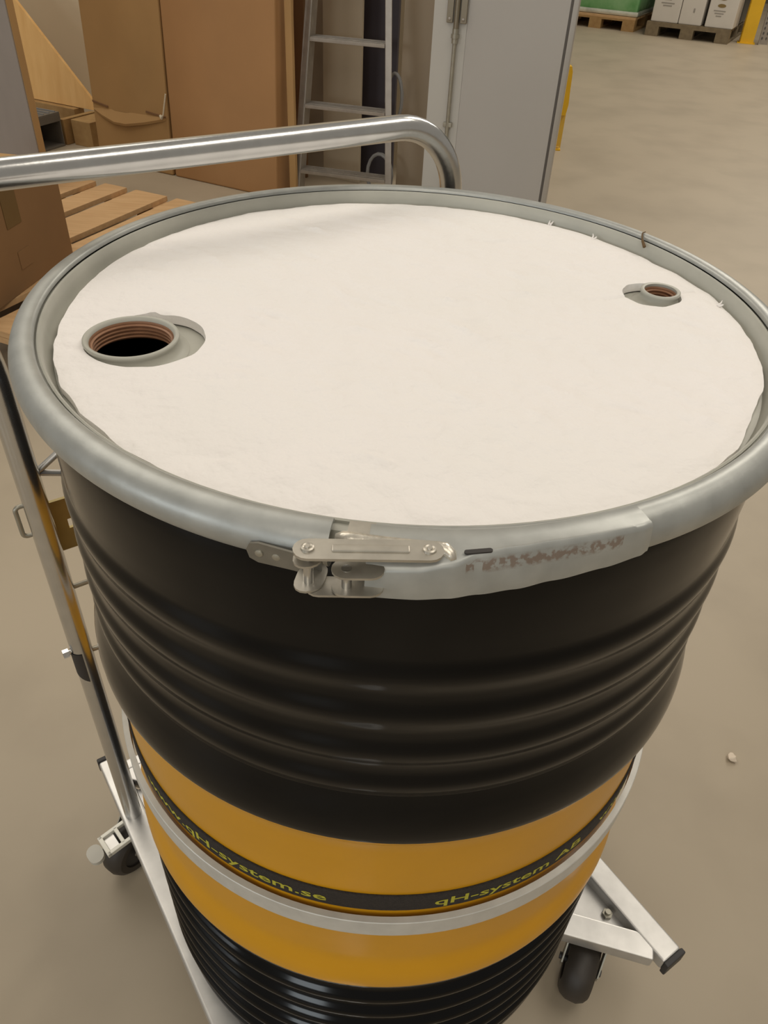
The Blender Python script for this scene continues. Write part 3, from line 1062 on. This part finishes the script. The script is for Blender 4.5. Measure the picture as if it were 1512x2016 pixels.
# bowed lip of the folded flap
m = MB()
vs = []
for q in path:
    vs += [q, q - UZ * 0.012 + WN * 0.004, q + UZ * 0.05 + WN * 0.02]
m.add(vs, [[i * 3, i * 3 + 3, i * 3 + 4, i * 3 + 1] for i in range(len(path) - 1)] + [[i * 3, i * 3 + 2, i * 3 + 5, i * 3 + 3] for i in range(len(path) - 1)])
m.build('flap_lip', CARD, t)
a = fpt(o, 0.262, 0.45, -0.010)
m = MB()
m.tube([fpt(o, 0.262, 0.40, -0.010), fpt(o, 0.240, 0.30, -0.016), fpt(o, 0.226, 0.285, -0.014), fpt(o, 0.215, 0.295, -0.012)], [0.004, 0.004, 0.010, 0.006], 8)
m.build('tape_tag', TWINE, t)
t, o, w = carton('cardboard_carton', 'wide plain reddish brown carton standing right beside the aluminium ladder', 0.030, 0.680, 1.55, 0.16, CARD2, 0.060)
# cardboard strip beside the carton, dark sheet put in for the gap beyond
for s0, s1, y, m_, lab in ((0.735, 0.772, 0.05, CARD, 'narrow strip of folded cardboard standing against the side of the wide carton'),
                           (0.470, 0.615, 0.40, SLITGAP, 'dark brown sheet put in for the dark gap behind the ladder')):
    oo = L0 + WD * (s0 + s1) / 2 + WN * y
    mm = MB()
    mm.box(oo + UZ * 0.7, (s1 - s0, 0.02, 1.4), (WD, WN, UZ), 0.002)
    tag(mm.build('gap_sheet', m_), lab, 'cardboard')

# ------------------------------------------------------------------ ladder
lad = thing('step_ladder', 'dull aluminium ladder with flat treads leaning between the cartons and the grey door', 'ladder', (-0.38, 3.3, 0))


def lrail(z, side):
    if side < 0:
        p, q = Vector((-0.600, 3.475, 0.17)), Vector((-0.558, 3.545, 0.69))
    else:
        p, q = Vector((-0.164, 3.385, 0.17)), Vector((-0.190, 3.462, 0.69))
    return p + (q - p) * ((z - 0.17) / 0.52)


def obox(p0, p1, w, d, xdir, name, material, parent):
    ax = (p1 - p0).normalized()
    X = (xdir - ax * xdir.dot(ax)).normalized()
    Y = ax.cross(X)
    return MB().box((p0 + p1) / 2, (w, d, (p1 - p0).length), (X, Y, ax), 0.002).build(name, material, parent)


rd = Vector((0.94, -0.33, 0)).normalized()
for sd, off in ((-1, -0.012), (1, 0.012)):
    b, tp = lrail(0.0, sd), lrail(1.70, sd)
    rl = obox(b + rd * off, tp + rd * off, 0.032, 0.006, rd, 'ladder_rail', ALU, lad)
    ax = (tp - b).normalized()
    back = rd.cross(ax)
    if back.y < 0:
        back = -back
    for k, (w, dd) in enumerate(((0.004, 0.06),)):
        obox(b + rd * (off - sd * 0.016) + back * 0.030, tp + rd * (off - sd * 0.016) + back * 0.030, 0.004, 0.060, rd, 'rail_web', ALU, rl)
    MB().box(b + rd * off + UZ * 0.012 + back * 0.01, (0.036, 0.04, 0.024), (rd, back, UZ), 0.002).build('rubber_foot', PLASTICB, rl)
for z in (0.140, 0.430, 0.705, 0.980, 1.255, 1.53):
    pL, pR = lrail(z, -1) + rd * 0.006, lrail(z, 1) - rd * 0.006
    d = (pR - pL).normalized()
    bk = UZ.cross(d)
    m = MB()
    L = (pR - pL).length
    cc = (pL + pR) / 2
    m.box(cc + bk * 0.035, (L, 0.075, 0.004), (d, bk, UZ))
    m.box(cc + bk * -0.002 - UZ * 0.006, (L, 0.005, 0.016), (d, bk, UZ), 0.001)
    m.box(cc + bk * 0.072 - UZ * 0.004, (L, 0.005, 0.018), (d, bk, UZ), 0.001)
    for k in range(4):
        m.box(cc + bk * (0.012 + 0.015 * k) + UZ * 0.003, (L, 0.003, 0.003), (d, bk, UZ))
    m.build('tread', ALU, lad)
# coil of grey cable hung at the foot of the right rail
m = MB()
cc = Vector((-0.205, 3.56, 0.115))
path = [cc + rd * (0.070 * math.cos(t * 0.35) * (1 - 0.002 * t)) + UZ * (0.100 * math.sin(t * 0.35)) + WN * (0.006 * math.sin(t * 0.13)) for t in range(0, 50)]
m.tube(path, 0.008, 8)
tag(m.build('cable_coil', CABLE), 'coil of grey cable on the floor behind the ladder\'s lowest tread', 'cable')
m = MB()
cc = lrail(0.50, 1) + WN * 0.09 - rd * 0.002
path = [cc + rd * (0.040 * math.cos(t * 0.33)) + UZ * (0.105 * math.sin(t * 0.33) - 0.02) + WN * (0.004 * math.sin(t * 0.2)) for t in range(0, 40)]
m.tube(path, 0.007, 8)
tag(m.build('cable_coil', CABLE), 'grey cable coil hanging behind the right rail of the ladder at second tread', 'cable')

# boards stacked behind the ladder, all leaning on the partition
for nm, label, x0, x1, y, material in (
        ('wall_board', 'greyish beige narrow board standing behind the left ladder rail', -0.66, -0.475, 3.99, BEIGE),
        ('wall_board', 'cream board standing behind the middle of the ladder', -0.535, -0.313, 3.84, CREAM),
        ('wall_board', 'dark navy board standing behind the right half of the ladder', -0.340, -0.140, 3.91, NAVY),
        ('wall_board', 'beige brown board standing between the ladder and the grey door', -0.128, 0.10, 3.62, BEIGE)):
    m = MB()
    c = Vector(((x0 + x1) / 2, y, 0.9))
    m.box(c, (x1 - x0, 0.02, 1.8), (WD, WN, UZ), 0.002)
    tag(m.build(nm, material), label, 'board')

# ------------------------------------------------------------------ open door leaf with bolt rod
DD = Vector((0.975, -0.222, 0)).normalized()
DN = Vector((-DD.y, DD.x, 0))
d0 = Vector((0.015, 3.36, 0))
DW = 0.575
door = bpy.data.objects.new('door_1', None)
COL.objects.link(door)
door.location = d0 + DD * 0.3
struct(door)
door['label'] = 'light grey warehouse door leaf with bolt rod'
MB().box(d0 + DD * (0.150 + (DW - 0.150) / 2) + DN * 0.025 + UZ * 1.06, (DW - 0.150, 0.05, 2.08), (DD, DN, UZ), 0.002).build('door_panel', DOORM, door)
MB().box(d0 + DD * 0.050 + DN * 0.022 + UZ * 1.06, (0.100, 0.05, 2.08), (DD, DN, UZ), 0.002).build('door_stile', DOORL, door)
MB().box(d0 + DD * 0.125 + DN * 0.027 + UZ * 1.06, (0.050, 0.05, 2.08), (DD, DN, UZ), 0.002).build('door_stile', DOORL, door)
MB().box(d0 + DD * (DW + 0.005) + DN * 0.022 + UZ * 1.06, (0.010, 0.046, 2.08), (DD, DN, UZ), 0.001).build('edge_groove', TRIMD, door)
MB().box(d0 + DD * (DW + 0.0225) + DN * 0.020 + UZ * 1.06, (0.025, 0.052, 2.09), (DD, DN, UZ), 0.004).build('edge_trim', TRIM, door)
rod = MB()
rp = d0 + DD * 0.104 - DN * 0.012
rod.cyl(rp + UZ * 0.04, rp + UZ * 0.765, 0.0085, 16)
rod.build('bolt_rod', BOLTM, door)
m = MB()
m.cyl(rp + UZ * 0.745, rp + UZ * 0.800, 0.014, 16)
m.cyl(rp + UZ * 0.765, rp + UZ * 0.780, 0.018, 16)
m.build('rod_coupling', BOLTM, door)
lkp = MB()
for s in (-1, 1):
    lkp.box(rp + DD * s * 0.030 + UZ * 0.875 + DN * 0.004, (0.028, 0.014, 0.11), (DD, DN, UZ), 0.003)
lkp.cyl(rp + UZ * 0.79, rp + UZ * 0.98, 0.012, 14)
lkp.build('bolt_housing', mat('housing_steel', (0.26, 0.225, 0.17), 0.4, 0.7), door)
for s in (-1, 1):
    q = rp + DD * s * 0.030 + UZ * 0.835 - DN * 0.003
    MB().tube([q, q - DN * 0.003, q - DN * 0.004], [0.007, 0.006, 0.002], 12).build('screw', ALU, door)
for z in (0.10, 0.42):
    MB().box(rp + UZ * z + DN * 0.003, (0.040, 0.018, 0.020), (DD, DN, UZ), 0.002).build('rod_guide', BOLTM, door)

# ------------------------------------------------------------------ yellow corner guard behind the door
g0 = Vector((0.835, 4.78, 0))
gd = thing('corner_guard', 'bent yellow steel corner guard bolted to the floor behind the grey door edge', 'guard', g0)
m = MB()
m.prism([(-0.10, 0.0), (0.055, 0.0), (0.055, 0.012), (-0.10, 0.012)], 0.0, 0.20, g0, ((1, 0, 0), (0, 1, 0), UZ))
m.build('lower_plate', mat('pale_yellow', (0.66, 0.42, 0.06), 0.5), gd)  # lower plate in a lighter yellow than the nose
m = MB()
m.prism([(0.0, 0.20), (0.048, 0.20), (0.056, 0.26), (0.052, 0.32), (0.047, 0.44), (0.038, 0.468), (0.0, 0.47)], -0.03, 0.03, g0, ((1, 0, 0), UZ, (0, -1, 0)))
m.build('upper_nose', GUARD, gd)
m = MB()
m.prism([(-0.10, -0.05), (0.05, -0.05), (0.05, 0.06), (-0.10, 0.06)], 0.0, 0.008, g0)
m.build('base_plate', GUARD, gd)
c = g0 + Vector((0.032, -0.03, 0.008))
m = MB()
m.cyl(c, c + UZ * 0.012, 0.011, 8)
m.build('anchor_bolt', mat('yellow_bolt', (0.70, 0.50, 0.15), 0.35, 0.5), gd)

# ================================================================== FAR RIGHT: pallets and goods
FD = Vector((0.905, -0.425, 0)).normalized()   # along the front of the pallets
FN = Vector((-FD.y, FD.x, 0))


def far_pallet(o, Wd, label, wm, dk):
    t = thing('wooden_pallet', label, 'pallet', o)
    D = 1.2
    bw = 0.15
    for x in (bw / 2, Wd / 2, Wd - bw / 2):
        for y in (0.06, D / 2, D - 0.06):
            MB().box(o + FD * x + FN * y + UZ * 0.061, (bw, 0.12, 0.078), (FD, FN, UZ)).build('block', wm, t, smooth=False)
        MB().box(o + FD * x + FN * D / 2 + UZ * 0.011, (bw, D, 0.022), (FD, FN, UZ)).build('bottom_board', wm, t, smooth=False)
    for y in (0.06, D / 2, D - 0.06):
        MB().box(o + FD * Wd / 2 + FN * y + UZ * 0.111, (Wd, 0.12, 0.022), (FD, FN, UZ)).build('stringer_board', wm, t, smooth=False)
    for k in range(8):
        MB().box(o + FD * Wd / 2 + FN * (0.06 + (D - 0.12) * k / 7) + UZ * 0.133, (Wd, 0.115, 0.022), (FD, FN, UZ)).build('deck_board', dk, t, smooth=False)
    return t


oA = Vector((2.46, 10.46, 0)) - FD * 0.97
far_pallet(oA, 0.97, 'yellowish pine pallet far off under the green wrapped goods, half hidden by the door', PINE2, PINE)
gw = thing('wrapped_goods', 'block of green film wrapped goods on the yellowish far pallet', 'wrapped goods', oA + FD * 0.48 + FN * 0.6 + UZ * 0.144)
m = MB()
m.box(oA + FD * 0.50 + FN * 0.6 + UZ * 0.60, (0.94, 1.1, 0.86), (FD, FN, UZ), 0.05)
m.build('green_bags', GREENW, gw)
m = MB()
m.box(oA + FD * 0.50 + FN * 0.6 + UZ * 0.172, (0.955, 1.11, 0.055), (FD, FN, UZ), 0.02)
m.build('stretch_film', CLEARW, gw)

oB = Vector((2.563, 10.294, 0))
far_pallet(oB, 0.955, 'weathered grey far pallet under the white cartons', OLDWOOD, OLDWOOD)
xs = ((0.03, 0.345, 'white carton leftmost of three on the weathered far pallet'), (0.350, 0.610, 'white carton in the middle of three on the weathered far pallet'),
      (0.650, 0.965, 'white carton with two brown oval marks on the weathered far pallet'))
for i, (x0, x1, lab) in enumerate(xs):
    o = oB + FD * (x0 + x1) / 2 + FN * 0.25 + UZ * 0.144
    t = thing('white_carton', lab, 'carton', o, 'white cartons on the far pallet')
    MB().box(o + UZ * 0.26 - FN * 0.01, (x1 - x0, 0.42, 0.52), (FD, FN, UZ), 0.012).build('carton_body', WHITEB, t)
    f = o - FN * 0.2215
    if i == 2:
        for z in (0.285, 0.215):
            MB().prism([(0.045 * math.cos(R(20 * k)), 0.018 * math.sin(R(20 * k))) for k in range(18)], -0.001, 0.001, f + UZ * z - FD * 0.02, (FD, UZ, FN)).build('oval_mark', PRINTB, t)
        bars = ((0.165, 0.13), (0.140, 0.10), (0.115, 0.06))
        xo = -0.03
    elif i == 0:
        bars = ((0.30, 0.09), (0.27, 0.11), (0.225, 0.07), (0.19, 0.15), (0.165, 0.10))
        xo = 0.0
    else:
        bars = ((0.30, 0.05), (0.27, 0.06))
        xo = -0.07
    for z, wd in bars:
        MB().box(f + UZ * z + FD * xo, (wd, 0.002, 0.010), (FD, UZ.cross(FD), UZ)).build('print_line', PRINT, t, smooth=False)
    if i == 1:
        MB().box(f + UZ * 0.145 + FD * 0.02, (0.018, 0.002, 0.04), (FD, UZ.cross(FD), UZ)).build('print_mark', PRINT, t, smooth=False)
# dark backing added for the shadow behind the white cartons
m = MB()
m.box(oB + FD * 0.5 + FN * 0.75 + UZ * 0.55, (0.94, 0.5, 0.80), (FD, FN, UZ), 0.03)
tag(m.build('shadow_backing', mat('shadow_tone', (0.05, 0.045, 0.035), 0.35)), 'added dark shadow bale behind the white cartons on the far pallet', 'backing')
# second dark backing, added for the shadow between the pallets
m = MB()
m.box(oB + FD * -0.35 + FN * 1.9 + UZ * 0.6, (1.0, 0.8, 1.2), (FD, FN, UZ), 0.02)
tag(m.build('shadow_backing', mat('shadow_tone_b', (0.045, 0.04, 0.032), 0.5)), 'dark backing block added for the shadow in the gap behind the two far pallets', 'backing')

# rack upright with yellow guard
q = Vector((3.627, 10.092, 0))
qd = Vector((0.957, -0.29, 0)).normalized()
qn = Vector((-qd.y, qd.x, 0))
m = MB()
m.prism([(0, 0), (0.155, 0), (0.155, 0.012), (0, 0.012)], 0, 0.75, q, (qd, qn, UZ))
m.prism([(0, 0), (0.012, 0), (0.012, 0.14), (0, 0.14)], 0, 0.75, q, (qd, qn, UZ))
m.prism([(-0.02, -0.03), (0.175, -0.03), (0.175, 0.15), (-0.02, 0.15)], 0, 0.008, q, (qd, qn, UZ))
tag(m.build('rack_guard', GUARD, smooth=False), 'yellow steel guard plate in front of the far rack upright', 'guard')
ru = q + qd * 0.185 + qn * 0.03
rk = thing('rack_upright', 'perforated galvanised rack upright beside the yellow guard plate', 'rack upright', ru)
m = MB()
m.box(ru + UZ * 0.9 + qd * 0.03, (0.008, 0.09, 1.8), (qd, qn, UZ))
m.box(ru + UZ * 0.9 + qn * 0.04 + qd * 0.08, (0.10, 0.006, 1.8), (qd, qn, UZ))
m.build('upright_post', ALU, rk, smooth=False)
for k in range(16):
    for xx in (0.055, 0.10):
        MB().prism([(0.010 * math.cos(R(45 * i)), 0.016 * math.sin(R(45 * i))) for i in range(8)], -0.001, 0.001, ru + UZ * (0.06 + 0.05 * k) + qn * 0.0365 + qd * xx, (qd, UZ, qn)).build(
            'hole', TRIMD, rk, smooth=False)

# pale crumb on the floor right of the drum
m = MB()
c = Vector((0.677, 0.299, 0.006))
bm = bmesh.new()
bmesh.ops.create_icosphere(bm, subdivisions=2, radius=0.009)
for vv in bm.verts:
    vv.co *= 1 + 0.5 * noise.noise(vv.co * 160)
    vv.co.z *= 0.65
bm.verts.ensure_lookup_table()
m.add([c + vv.co for vv in bm.verts], [[x.index for x in f.verts] for f in bm.faces])
bm.free()
tag(m.build('paper_crumb', CRUMB), 'small pale crumb lying on the floor right of the drum', 'crumb')
